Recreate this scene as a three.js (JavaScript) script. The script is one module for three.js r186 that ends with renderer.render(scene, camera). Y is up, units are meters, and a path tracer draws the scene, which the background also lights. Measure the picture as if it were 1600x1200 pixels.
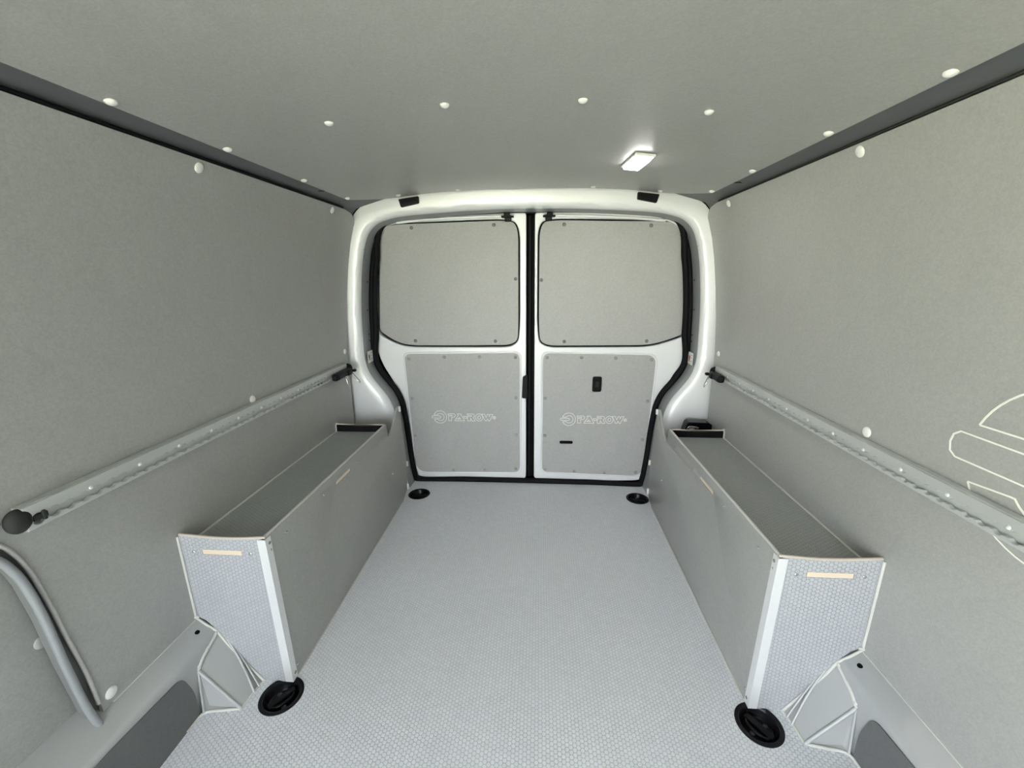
import * as THREE from 'three';
import { RoundedBoxGeometry } from 'three/addons/geometries/RoundedBoxGeometry.js';
import { mergeGeometries, toCreasedNormals } from 'three/addons/utils/BufferGeometryUtils.js';
import { RectAreaLightUniformsLib } from 'three/addons/lights/RectAreaLightUniformsLib.js';

// ---------------------------------------------------------------- camera, sky, sun, exposure
const V = (x, y, z) => new THREE.Vector3(x, y, z);
const scene = new THREE.Scene();
const camera = new THREE.PerspectiveCamera(85.47, 4 / 3, 0.02, 200);
camera.position.set(0.0587, 1.05, 0);
camera.rotation.order = 'YXZ';
{ // pitch 14.48 down, yaw 3.79 left, slight roll
  const p = 14.484 * Math.PI / 180, y = 3.786 * Math.PI / 180, r = -0.3805 * Math.PI / 180;
  camera.rotation.set(-p, y, r);
}
scene.add(camera);
scene.background = new THREE.Color(0.90, 0.95, 1.0);
scene.backgroundIntensity = 8;
const sun = new THREE.DirectionalLight(0xfff4e0, 72.0);   // high sun behind the van: it lights the grass outside, not the hold
sun.position.set(2, 12, -9); sun.target.position.set(0, 0, 0);
sun.castShadow = true; sun.shadow.mapSize.set(2048, 2048);
Object.assign(sun.shadow.camera, { left: -14, right: 14, top: 14, bottom: -14, near: 0.5, far: 40 });
scene.add(sun, sun.target);
const renderer = new THREE.WebGLRenderer({ antialias: true });
renderer.shadowMap.enabled = true;
renderer.toneMapping = THREE.LinearToneMapping;
renderer.toneMappingExposure = 1.62;
RectAreaLightUniformsLib.init();

// ---------------------------------------------------------------- helpers
let seed = 7;
const rnd = () => { seed |= 0; seed = seed + 0x6D2B79F5 | 0; let t = Math.imul(seed ^ seed >>> 15, 1 | seed); t = t + Math.imul(t ^ t >>> 7, 61 | t) ^ t; return ((t ^ t >>> 14) >>> 0) / 4294967296; };
const used = {};
const numbered = (n) => { const k = used[n] = (used[n] ?? -1) + 1; return k ? n + '_' + String(k).padStart(3, '0') : n; };
function tag(o, label, category, kind, group) {
  if (label) o.userData.label = label;
  if (category) o.userData.category = category;
  if (kind) o.userData.kind = kind;
  if (group) o.userData.group = group;
  return o;
}
function planarUV(g) { // uv in metres, taken from the side each triangle faces
  g = g.index ? g.toNonIndexed() : g;
  const p = g.attributes.position, uv = new Float32Array(p.count * 2), a = V(), b = V(), c = V(), n = V();
  for (let i = 0; i < p.count; i += 3) {
    a.fromBufferAttribute(p, i); b.fromBufferAttribute(p, i + 1); c.fromBufferAttribute(p, i + 2);
    n.copy(b).sub(a).cross(c.clone().sub(a));
    const x = Math.abs(n.x), y = Math.abs(n.y), z = Math.abs(n.z);
    [a, b, c].forEach((q, k) => {
      const [u, v] = x >= y && x >= z ? [q.z, q.y] : y >= z ? [q.x, q.z] : [q.x, q.y];
      uv[(i + k) * 2] = u; uv[(i + k) * 2 + 1] = v;
    });
  }
  g.setAttribute('uv', new THREE.BufferAttribute(uv, 2));
  return g;
}
function mesh(name, g, m, parent) {
  if (Array.isArray(g)) g = mergeGeometries(g.map((q) => { q = q.index ? q.toNonIndexed() : q; const o = new THREE.BufferGeometry(); o.setAttribute('position', q.attributes.position); o.setAttribute('normal', q.attributes.normal); if (q.attributes.uv) o.setAttribute('uv', q.attributes.uv); else o.setAttribute('uv', new THREE.BufferAttribute(new Float32Array(q.attributes.position.count * 2), 2)); return o; }));
  if (m.userData.metric) g = planarUV(g);
  const o = new THREE.Mesh(g, m);
  o.castShadow = o.receiveShadow = true;
  o.name = parent ? name : numbered(name);
  (parent ?? scene).add(o);
  return o;
}
const each = (name, gs, m, parent) => gs.map((g) => mesh(name, g, m, parent)); // every piece a part of its own
function thing(name, label, category, pos = [0, 0, 0], kind, group) {
  const o = new THREE.Group(); o.name = numbered(name); o.position.set(...pos);
  scene.add(o); return tag(o, label, category, kind, group);
}
// a sheet with thickness: P[i][j] the seen face, B[i][j] the hidden face
function slab(P, B, crease = 0.6) {
  const out = [], I = P.length - 1, J = P[0].length - 1;
  const q = (a, b, c, d) => { for (const v of [a, b, c, a, c, d]) out.push(v.x, v.y, v.z); };
  for (let i = 0; i < I; i++) for (let j = 0; j < J; j++) {
    q(P[i][j], P[i + 1][j], P[i + 1][j + 1], P[i][j + 1]);
    q(B[i][j], B[i][j + 1], B[i + 1][j + 1], B[i + 1][j]);
  }
  for (let i = 0; i < I; i++) { q(P[i][0], B[i][0], B[i + 1][0], P[i + 1][0]); q(P[i][J], P[i + 1][J], B[i + 1][J], B[i][J]); }
  for (let j = 0; j < J; j++) { q(P[0][j], P[0][j + 1], B[0][j + 1], B[0][j]); q(P[I][j], B[I][j], B[I][j + 1], P[I][j + 1]); }
  const g = new THREE.BufferGeometry();
  g.setAttribute('position', new THREE.BufferAttribute(new Float32Array(out), 3));
  return toCreasedNormals(g, crease);
}
function polyMesh(tris, crease = 0.3) { // tris: list of [a,b,c(,d)] Vector3 faces
  const out = [];
  for (const f of tris) for (let k = 1; k < f.length - 1; k++) for (const v of [f[0], f[k], f[k + 1]]) out.push(v.x, v.y, v.z);
  const g = new THREE.BufferGeometry();
  g.setAttribute('position', new THREE.BufferAttribute(new Float32Array(out), 3));
  g.computeVertexNormals();
  return toCreasedNormals(g, crease);
}
function tube(pts, r, closed = false, seg = 0, rad = 8, straight = false) {
  const vs = pts.map((p) => p.isVector3 ? p : V(...p));
  let c;
  if (straight) { c = new THREE.CurvePath(); for (let i = 0; i < vs.length - 1; i++) c.add(new THREE.LineCurve3(vs[i], vs[i + 1])); }
  else c = new THREE.CatmullRomCurve3(vs, closed, 'centripetal');
  return new THREE.TubeGeometry(c, seg || vs.length * 6, r, rad, closed);
}
function box(w, h, d, x, y, z, r = 0.002, s = 2) {
  const g = r > 0 ? new RoundedBoxGeometry(w, h, d, s, Math.min(r, w / 2.01, h / 2.01, d / 2.01)) : new THREE.BoxGeometry(w, h, d);
  return g.translate(x, y, z);
}
const shapeOf = (pts) => new THREE.Shape(pts.map(([x, y]) => new THREE.Vector2(x, y)));
const pathOf = (pts) => new THREE.Path(pts.map(([x, y]) => new THREE.Vector2(x, y)));
function smooth(pts, n = 8, closed = true) { // smooth closed outline through points
  const c = new THREE.CatmullRomCurve3(pts.map(([x, y]) => V(x, y, 0)), closed, 'centripetal');
  return c.getPoints(pts.length * n).slice(0, closed ? -1 : undefined).map((v) => [v.x, v.y]);
}
function rounded(pts, r, n = 6) { // polygon with filleted corners; r number or per-corner list
  const out = [], N = pts.length;
  for (let i = 0; i < N; i++) {
    const p = new THREE.Vector2(...pts[i]), a = new THREE.Vector2(...pts[(i + N - 1) % N]), b = new THREE.Vector2(...pts[(i + 1) % N]);
    const rr = Array.isArray(r) ? r[i] : r;
    if (!rr) { out.push(pts[i]); continue; }
    const da = a.clone().sub(p), db = b.clone().sub(p), la = Math.min(rr, da.length() / 2), lb = Math.min(rr, db.length() / 2);
    const s = p.clone().add(da.setLength(la)), e = p.clone().add(db.setLength(lb));
    for (let k = 0; k <= n; k++) { const t = k / n, u = 1 - t; out.push([u * u * s.x + 2 * u * t * p.x + t * t * e.x, u * u * s.y + 2 * u * t * p.y + t * t * e.y]); }
  }
  return out;
}
function extrude(pts, depth, bevel = 0.001, holes = []) {
  if (THREE.ShapeUtils.isClockWise(pts.map(([x, y]) => new THREE.Vector2(x, y)))) pts = [...pts].reverse();
  const s = shapeOf(pts); for (const h of holes) s.holes.push(pathOf(h));
  return new THREE.ExtrudeGeometry(s, { depth: depth - 2 * bevel, bevelEnabled: bevel > 0, bevelSize: bevel, bevelThickness: bevel, bevelOffset: -bevel, bevelSegments: 2, curveSegments: 12 }).translate(0, 0, bevel);
}
// flat line work on a plane: 2-D polylines -> thin raised strips
function strips(lines, w, t, place) {
  const gs = [];
  for (const { pts, closed } of lines) {
    const N = pts.length, L = [], R = [];
    for (let i = 0; i < N; i++) {
      const p = new THREE.Vector2(...pts[i]);
      const a = new THREE.Vector2(...pts[closed ? (i + N - 1) % N : Math.max(i - 1, 0)]), b = new THREE.Vector2(...pts[closed ? (i + 1) % N : Math.min(i + 1, N - 1)]);
      const d1 = p.clone().sub(a), d2 = b.clone().sub(p);
      if (d1.lengthSq() < 1e-14) d1.copy(d2); if (d2.lengthSq() < 1e-14) d2.copy(d1);
      d1.normalize(); d2.normalize();
      const n1 = new THREE.Vector2(-d1.y, d1.x), n2 = new THREE.Vector2(-d2.y, d2.x), m = n1.clone().add(n2);
      if (m.lengthSq() < 1e-6) m.copy(n1); m.normalize();
      const k = w / 2 / Math.max(0.45, m.dot(n1));
      L.push([p.x + m.x * k, p.y + m.y * k]); R.push([p.x - m.x * k, p.y - m.y * k]);
    }
    if (closed) { L.push(L[0]); R.push(R[0]); }
    const top = [L.map(([x, y]) => place(x, y, t)), R.map(([x, y]) => place(x, y, t))], bot = [L.map(([x, y]) => place(x, y, 0)), R.map(([x, y]) => place(x, y, 0))];
    gs.push(slab(top, bot, 0.4));
  }
  return gs;
}
const arc = (cx, cy, r, a0, a1, n = 24, ry = r) => Array.from({ length: n + 1 }, (_, i) => { const a = (a0 + (a1 - a0) * i / n) * Math.PI / 180; return [cx + r * Math.cos(a), cy + ry * Math.sin(a)]; });
const circle = (cx, cy, r, n = 24) => arc(cx, cy, r, 0, 360, n).slice(0, -1);

// ---------------------------------------------------------------- procedural materials
function texture(n, f, srgb) {
  const d = new Uint8Array(n * n * 4);
  for (let y = 0; y < n; y++) for (let x = 0; x < n; x++) { const v = Math.max(0, Math.min(255, Math.round(f(x, y) * 255))), k = (y * n + x) * 4; d[k] = d[k + 1] = d[k + 2] = v; d[k + 3] = 255; }
  const t = new THREE.DataTexture(d, n, n, THREE.RGBAFormat);
  t.wrapS = t.wrapT = THREE.RepeatWrapping; t.magFilter = THREE.LinearFilter; t.minFilter = THREE.LinearMipmapLinearFilter; t.generateMipmaps = true;
  if (srgb) t.colorSpace = THREE.SRGBColorSpace;
  t.needsUpdate = true; return t;
}
function noiseField(n, cells) { // tiling value noise
  const g = Array.from({ length: cells * cells }, rnd), s = (t) => t * t * (3 - 2 * t);
  return (x, y) => {
    const fx = x / n * cells, fy = y / n * cells, x0 = Math.floor(fx), y0 = Math.floor(fy), u = s(fx - x0), v = s(fy - y0);
    const G = (i, j) => g[((j + cells) % cells) * cells + (i + cells) % cells];
    return (G(x0, y0) * (1 - u) + G(x0 + 1, y0) * u) * (1 - v) + (G(x0, y0 + 1) * (1 - u) + G(x0 + 1, y0 + 1) * u) * v;
  };
}
const fN = 512, n1 = noiseField(fN, 170), n2 = noiseField(fN, 60), n3 = noiseField(fN, 7);
const speckle = (x, y) => 0.5 + 0.55 * (n1(x, y) - 0.5) + 0.25 * (n2(x, y) - 0.5);
const filmMap = texture(fN, (x, y) => 0.93 + 0.10 * (speckle(x, y) - 0.5) + 0.012 * (n3(x, y) - 0.5), true);
const filmBump = texture(fN, (x, y) => speckle(x, y));
filmMap.repeat.set(1 / 0.42, 1 / 0.42); filmBump.repeat.copy(filmMap.repeat);
const HN = 1024, PITCH = 0.0102, HX = 11, HY = 19, HW = 2 * HX * PITCH * Math.sqrt(3) / 2, HH = HY * PITCH;
const hexTone = Array.from({ length: 40 * 40 }, rnd);
function hexAt(x, y) { // [distance to the nearest groove 0..1, tone]
  const X = x / HN * HW / PITCH, Y = y / HN * HH / PITCH, c = Math.sqrt(3) / 2;
  let best = 9, second = 9, id = 0;
  const i0 = Math.round(X / c);
  for (let i = i0 - 1; i <= i0 + 1; i++) { const off = (((i % 2) + 2) % 2) * 0.5, j0 = Math.round(Y - off);
    for (let j = j0 - 1; j <= j0 + 1; j++) { const d = Math.hypot(X - i * c, Y - j - off); if (d < best) { second = best; best = d; id = (((i + 2 * HX) % (2 * HX)) * 40 + (j + HY) % HY); } else if (d < second) second = d; } }
  return [Math.min(1, (second - best) / 1.0), hexTone[id % 1600], best];
}
const sm = (a, b, t) => { t = Math.max(0, Math.min(1, (t - a) / (b - a))); return t * t * (3 - 2 * t); };
const hexMap = texture(HN, (x, y) => { const [d, t] = hexAt(x, y); return 0.82 + 0.13 * sm(0.03, 0.24, d) + 0.03 * (t - 0.5) + 0.04 * (n1(x % fN, y % fN) - 0.5); }, true);
const hexBump = texture(HN, (x, y) => { const [d, , b] = hexAt(x, y); return 0.85 * sm(0.0, 0.26, d) + 0.15 * (1 - b * 1.6) });
hexMap.repeat.set(1 / HW, 1 / HH); hexBump.repeat.copy(hexMap.repeat);
const std = (o) => new THREE.MeshStandardMaterial(o);
const lin = (r, g, b) => new THREE.Color().setRGB(r, g, b);
const dark = (o) => new THREE.MeshPhysicalMaterial({ specularIntensity: 0.35, ...o });
const metric = (m) => { m.userData.metric = true; return m; };
const M = {
  film: metric(std({ color: lin(0.42, 0.425, 0.408), map: filmMap, bumpMap: filmBump, bumpScale: 0.0002, roughness: 0.38 })),
  filmDoor: metric(std({ color: lin(0.50, 0.50, 0.485), map: filmMap, bumpMap: filmBump, bumpScale: 0.0002, roughness: 0.45 })),
  hexLit: metric(std({ color: lin(0.79, 0.81, 0.87), map: hexMap, bumpMap: hexBump, bumpScale: 0.0006, roughness: 0.33 })),  // floor film, lightened so the colour carries the stronger light on it
  hexShaded: metric(std({ color: lin(0.50, 0.515, 0.545), map: hexMap, bumpMap: hexBump, bumpScale: 0.0005, roughness: 0.36 })),  // same film on the box ends, darkened in colour for weaker light
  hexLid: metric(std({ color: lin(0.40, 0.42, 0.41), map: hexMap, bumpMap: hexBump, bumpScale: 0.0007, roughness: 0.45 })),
  silver: new THREE.MeshPhysicalMaterial({ color: lin(0.86, 0.87, 0.88), roughness: 0.38, metalness: 0.12, clearcoat: 0.5, clearcoatRoughness: 0.15 }),
  steel: std({ color: lin(0.44, 0.45, 0.455), roughness: 0.42, metalness: 0.15 }),
  boardCap: std({ color: lin(0.36, 0.365, 0.35), roughness: 0.45 }),
  webSteel: std({ color: lin(0.20, 0.205, 0.2), roughness: 0.5 }),
  screwDark: std({ color: lin(0.10, 0.10, 0.10), roughness: 0.35, metalness: 0.5 }),
  shadedSteel: std({ color: lin(0.30, 0.315, 0.325), roughness: 0.42, metalness: 0.15 }),  // steel toned down: shade of the reveal and dim pillar edge in the colour
  rail: std({ color: lin(0.105, 0.11, 0.118), roughness: 0.5 }),
  lining: metric(std({ color: lin(0.15, 0.153, 0.155), map: filmMap, bumpMap: filmBump, bumpScale: 0.0003, roughness: 0.6 })),
  alu: std({ color: lin(0.58, 0.60, 0.59), roughness: 0.36, metalness: 0.4 }),
  aluBright: std({ color: lin(0.86, 0.87, 0.88), roughness: 0.42, metalness: 0.4 }),
  black: dark({ color: lin(0.005, 0.005, 0.006), roughness: 0.45 }),
  blackGloss: dark({ color: lin(0.008, 0.008, 0.01), roughness: 0.22 }),
  rubber: dark({ color: lin(0.004, 0.004, 0.005), roughness: 0.65 }),
  capRubber: dark({ color: lin(0.03, 0.031, 0.03), roughness: 0.55 }),
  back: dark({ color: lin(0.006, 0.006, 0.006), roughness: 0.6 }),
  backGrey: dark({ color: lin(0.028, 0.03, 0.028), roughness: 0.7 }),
  wood: std({ color: lin(0.74, 0.63, 0.49), roughness: 0.7 }),
  edge: std({ color: lin(0.60, 0.53, 0.46), roughness: 0.65 }),
  bead: std({ color: lin(0.60, 0.60, 0.57), roughness: 0.5 }),
  white: std({ color: lin(0.80, 0.80, 0.77), roughness: 0.45 }),
  greyCap: std({ color: lin(0.33, 0.33, 0.32), roughness: 0.4 }),
  dullCap: std({ color: lin(0.22, 0.21, 0.21), roughness: 0.5 }),
  milled: std({ color: lin(0.84, 0.83, 0.77), roughness: 0.7 }),
  chrome: std({ color: lin(0.75, 0.75, 0.75), roughness: 0.2, metalness: 1 }),
  skin: std({ color: lin(0.35, 0.36, 0.37), roughness: 0.5 }),
  grass: std({ color: lin(0.30, 0.32, 0.245), roughness: 1 }),
  hole: dark({ color: lin(0.004, 0.004, 0.004), roughness: 0.9 }),
};
// fixing caps and screws, shared
const capGeo = (r, h) => new THREE.LatheGeometry([[0, h], [r * 0.45, h * 0.93], [r * 0.8, h * 0.62], [r * 0.96, h * 0.28], [r, 0], [r, -0.002]].map(([x, y]) => new THREE.Vector2(x, y)).reverse(), 20);
const capWall = capGeo(0.0125, 0.005), capCeil = capGeo(0.0098, 0.006), capDoor = capGeo(0.0085, 0.0055), screwGeo = capGeo(0.0042, 0.002);
function cap(name, g, m, parent, p, n) {
  const o = mesh(name, g, m, parent);
  o.position.set(...p); o.quaternion.setFromUnitVectors(V(0, 1, 0), V(...n).normalize());
  return o;
}

const ZD = 0.42; // rear edge of the unseen, assumed side doorway, placed for its daylight
const ZF = 1.3; // front end of the hold, behind the camera
const shell = tag(new THREE.Group(), 'outer sheet metal body of the van', 'van body', 'structure'); shell.name = 'body_shell'; scene.add(shell);
// ---------------------------------------------------------------- the setting
// floor with four round cut-outs for the lashing eyes
const EYES = [[-0.6, -0.803], [0.598, -0.803], [-0.532, -1.842], [0.544, -1.855]], EYE_R = 0.0505;
{
  const g = extrude([[-0.93, -ZF], [0.93, -ZF], [0.93, 1.992], [-0.93, 1.992]], 0.012, 0.0008, EYES.map(([x, z]) => circle(x, -z, EYE_R, 40)));
  g.rotateX(-Math.PI / 2).translate(0, -0.012, 0);
  const f = tag(mesh('floor', g, M.hexLit), 'silver grey floor board embossed with small hexagons', 'floor', 'structure');
  mesh('threshold_strip', box(1.16, 0.006, 0.014, 0.0, 0.001, -1.990, 0.002), M.aluBright, f);
  mesh('underbody', box(1.95, 0.02, 3.46, 0, -0.075, -0.39, 0), M.skin, shell);
}
// ceiling
const ceilY = (x) => 1.398 - 0.03 * x * x - 0.2 * x * x * x * x;
{
  const P = [], B = [];
  for (let i = 0; i <= 28; i++) {
    const x = -0.684 + 1.368 * i / 28, a = Math.abs(x), zr = -1.845 + (a > 0.5 ? 0.16 * ((a - 0.5) / 0.184) ** 2.2 : 0), row = [], rb = [];
    for (let j = 0; j <= 8; j++) { const z = ZF + (zr - ZF) * j / 8; row.push(V(x, ceilY(x), z)); rb.push(V(x, ceilY(x) + 0.007, z)); }
    P.push(row); B.push(rb);
  }
  const c = tag(mesh('ceiling', slab(P, B), M.film), 'grey film-faced board ceiling with white fixing caps', 'ceiling', 'structure');
  for (const [x, z] of [[-0.414, -1.014], [-0.137, -0.936], [0.138, -0.936], [0.412, -1.018], [-0.665, -0.745], [-0.672, -1.02], [-0.676, -1.347], [-0.672, -1.64], [0.662, -0.747], [0.668, -1.02], [0.676, -1.354], [0.672, -1.64], [-0.52, -1.80], [-0.278, -1.825], [0.268, -1.815], [0.53, -1.81]]) {
    const k = Math.abs(z) > 1.7 ? 1 : (ceilY(x) - 1.05) / (Math.abs(x) > 0.5 ? 0.29 : 0.335);
    const xk = Math.sign(x) * Math.min(0.673, Math.abs(x) * k);
    cap('fixing_cap', capCeil, M.white, c, [xk, ceilY(xk) - 0.0005, z * k], [0, -1, 0]);
  }
  const R = [], RB = [];
  for (let i = 0; i <= 16; i++) { const x = -0.96 + 1.92 * i / 16, y = 1.46 - 0.11 * Math.pow(Math.abs(x) / 0.96, 3); R.push([V(x, y, ZF + 0.04), V(x, y, -2.1)]); RB.push([V(x, y + 0.02, ZF + 0.04), V(x, y + 0.02, -2.1)]); }
  mesh('roof_skin', slab(R, RB), M.skin, shell);
}
// side walls: a bent board each, with its rear top corner rounded
const PROFILE = [[0.8235, 0.150], [0.8235, 0.30], [0.8235, 0.50], [0.8235, 0.648], [0.8235, 0.662], [0.8225, 0.75], [0.817, 0.88], [0.806, 1.0], [0.789, 1.11], [0.769, 1.2], [0.749, 1.265], [0.737, 1.295], [0.7275, 1.317]];
const wallX = (y) => { for (let i = 0; i < PROFILE.length - 1; i++) { const [x0, y0] = PROFILE[i], [x1, y1] = PROFILE[i + 1]; if (y <= y1) return x0 + (x1 - x0) * Math.max(0, (y - y0) / (y1 - y0)); } return 0.7275; };
const PANEL_EDGE = [[0.15, -0.600], [0.218, -0.601], [0.3, -0.597], [0.39, -0.587], [0.5, -0.576], [0.56, -0.567], [0.60, -0.556], [0.63, -0.540], [0.648, -0.50], [0.656, -0.44]];
const edgeZ = (y) => { for (let i = 0; i < PANEL_EDGE.length - 1; i++) { const [y0, a] = PANEL_EDGE[i], [y1, b] = PANEL_EDGE[i + 1]; if (y <= y1) return a + (b - a) * (y - y0) / (y1 - y0); } return ZD; };
function wall(side, s) {
  const ys = []; for (let y = 0.15; y < 0.60; y += 0.05) ys.push(y);
  for (let y = 0.60; y < 0.66; y += 0.008) ys.push(y);
  ys.push(0.657); for (let y = 0.68; y < 1.26; y += 0.04) ys.push(y);
  ys.push(1.265, 1.28, 1.292, 1.302, 1.310, 1.317);
  ys.sort((a, b) => a - b);
  const P = [], B = [];
  for (const y of ys) {
    const x = wallX(y), z0 = s < 0 ? edgeZ(y) : ZF;
    let z1 = y < 0.7 ? -1.838 : -1.838 - 0.035 * Math.min(1, (y - 0.7) / 0.35);
    if (y > 1.26) { const t = (y - 1.26) / 0.057; z1 += 0.12 * (1 - Math.sqrt(Math.max(0, 1 - t * t))); }
    const row = [], rb = [];
    for (let j = 0; j <= 12; j++) { const z = z0 + (z1 - z0) * j / 12; row.push(V(s * x, y, z)); rb.push(V(s * (x + 0.007), y + 0.002, z)); }
    P.push(s < 0 ? row : row); B.push(rb);
  }
  const w = mesh('wall_' + side, slab(s < 0 ? P : P, B), M.film);
  tag(w, s < 0 ? 'grey film-faced side wall board above the rail with the black round end' : 'grey film-faced side wall board carrying part of a large milled emblem', 'wall', 'structure');
  const hull = (pts, za, zb) => { const S = [], SB = []; for (const [x, y] of pts) { S.push([V(s * x, y, za), V(s * x, y, zb)]); SB.push([V(s * (x + 0.02), y, za), V(s * (x + 0.02), y, zb)]); } mesh('side_skin', slab(S, SB), M.skin, shell); };
  hull([[0.955, -0.08], [0.955, 0.75], [0.94, 1.0], [0.9, 1.2], [0.955, 1.37]], s < 0 ? ZD : ZF + 0.04, -2.1);
  if (s < 0) { hull([[0.90, 1.22], [0.955, 1.37]], ZF + 0.04, ZD); hull([[0.955, -0.08], [0.955, 0.02]], ZF + 0.04, ZD); mesh('door_jamb', box(0.14, 1.3, 0.02, -0.89, 0.63, ZD, 0), M.skin, shell); } // unseen side doorway, assumed open and sized for the daylight
  const list = s < 0 ? [[1.300, -1.013], [1.300, -1.655], [0.688, -1.177], [0.217, -0.622], [0.725, -1.815]] : [[1.302, -1.022], [1.300, -1.658], [0.694, -0.961], [0.725, -1.80]];
  for (const [y, z] of list) { const y2 = y + 0.01, y1 = y - 0.01; cap('fixing_cap', capWall, M.white, w, [s * wallX(y), y, z], [-s * 0.02, wallX(y2) < wallX(y1) ? -(wallX(y1) - wallX(y2)) : 0, 0]); }
  return w;
}
const wallLeft = wall('left', -1), wallRight = wall('right', 1);

// the emblem and the lettering, as milled line work (units: zoomed picture dots of the original print)
function emblemLines() {
  const c = [345, 258];
  return [
    { pts: [...arc(c[0], c[1], 122, 199, 360 + 156, 48)] },                        // outer ring, open at the left
    { pts: [[345 + 122 * Math.cos(199 * Math.PI / 180), 258 + 122 * Math.sin(199 * Math.PI / 180)], [292, 217], ...arc(352, 258, 70, 218, 360 + 142, 32), [292, 301], [345 + 122 * Math.cos(156 * Math.PI / 180), 258 + 122 * Math.sin(156 * Math.PI / 180)]] },
    { pts: [[206, 237], [330, 237], ...arc(338, 258, 21, -80, 80, 10), [330, 279], [206, 279], [196, 272], [193, 258], [196, 245]], closed: true },
  ];
}
function letterLines() {
  const T = 187, Bm = 328;
  return [
    { pts: [[497, 190], [600, 190], [622, 198], [632, 215], [630, 238], [614, 256], [590, 262], [560, 262], [560, Bm], [506, Bm], [506, 236], [575, 236], [580, 226], [572, 217], [497, 217]], closed: true },
    { pts: [[672, 190], [735, 190], [806, Bm], [622, Bm], [640, 290], [690, 290], [708, 258]], closed: false },
    { pts: [[672, 190], [690, 226], [640, 290]] },
    { pts: [[706, 262], [738, 296], [690, 296]], closed: true },
    { pts: [[790, 240], [850, 240], [850, 276], [805, 276]], closed: true },
    { pts: [[862, 190], [965, 190], [988, 200], [996, 222], [988, 246], [972, 256], [1006, Bm], [952, Bm], [926, 276], [920, 276], [920, Bm], [866, Bm], [866, 240], [936, 240], [942, 230], [934, 217], [862, 217]], closed: true },
    { pts: arc(1083, 257, 68, 0, 360, 28, 71).slice(0, -1), closed: true },
    { pts: arc(1083, 257, 28, 0, 360, 18, 34).slice(0, -1), closed: true },
    { pts: [[1132, 190], [1188, 190], [1216, 258], [1240, 190], [1262, 190], [1276, 236], [1292, 190], [1342, 190], [1284, 322], [1262, 322], [1240, 280], [1222, 322], [1198, 322]], closed: true },
    { pts: circle(1368, 256, 27, 16), closed: true },
    { pts: circle(1368, 256, 9, 10), closed: true },
  ];
}
{ // large emblem on the right wall
  const k = 0.143 / 122, g = strips(emblemLines(), 2.6, 1, (u, v, t) => { const z = -0.593 + (u - 345) * k, y = 0.750 - (v - 258) * k; return V(wallX(y) - 0.0002 - 0.0008 * t, y, z); });
  tag(mesh('emblem', g, M.milled, wallRight), 'pale milled outline of a ring emblem with a bar');
}
// roof rails between ceiling and walls
[-1, 1].forEach((s, k) => {
  const P = [], B = [];
  for (const [x, y] of [[0.60, 1.374], [0.66, 1.357], [0.70, 1.346], [0.728, 1.336], [0.745, 1.318], [0.765, 1.27], [0.80, 1.16], [0.838, 0.95], [0.850, 0.70]]) {
    const zf = s < 0 && y < 1.2 ? ZD : ZF; P.push([V(s * x, y, zf), V(s * x, y, -1.0), V(s * x, y, -1.868)]); B.push([V(s * (x + 0.012), y + 0.012, zf), V(s * (x + 0.012), y + 0.012, -1.0), V(s * (x + 0.012), y + 0.012, -1.868)]);
  }
  const t = tag(mesh('trim_' + (k + 1), slab(P, B, 0.5), M.rail), 'dark grey steel roof rail between ceiling and ' + (s < 0 ? 'left' : 'right') + ' wall', 'trim', 'structure');
  mesh('rubber_lip', tube([[s * 0.7305, 1.3225, 0.11], [s * 0.7305, 1.3225, -1.0], [s * 0.7305, 1.3225, -1.74]], s < 0 ? 0.004 : 0.003, false, 8, 6), s < 0 ? M.rubber : M.backGrey, t);
  mesh('rail_joint', [box(0.04, 0.003, 0.003, s * 0.706, 1.3425, -1.52, 0.001)], M.backGrey, t);
});
// rear portal round the two doors
const LIP = [[0.600, -0.01], [0.612, 0.06], [0.622, 0.15], [0.632, 0.28], [0.641, 0.37], [0.652, 0.435], [0.676, 0.492], [0.712, 0.542], [0.745, 0.590], [0.764, 0.635], [0.772, 0.70], [0.770, 0.78], [0.764, 0.913], [0.752, 1.03], [0.738, 1.12], [0.720, 1.19], [0.697, 1.24], [0.657, 1.277], [0.598, 1.297], [0.545, 1.306], [0.40, 1.317], [0.25, 1.325], [0.12, 1.329], [0, 1.330]];
const OUT = [[0.90, -0.01], [0.90, 0.06], [0.90, 0.15], [0.90, 0.28], [0.90, 0.37], [0.90, 0.42], [0.90, 0.47], [0.90, 0.52], [0.90, 0.57], [0.90, 0.62], [0.90, 0.70], [0.885, 0.78], [0.868, 0.90], [0.836, 1.05], [0.808, 1.14], [0.788, 1.21], [0.768, 1.275], [0.722, 1.335], [0.640, 1.372], [0.560, 1.392], [0.40, 1.412], [0.25, 1.42], [0.12, 1.422], [0, 1.422]];
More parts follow.
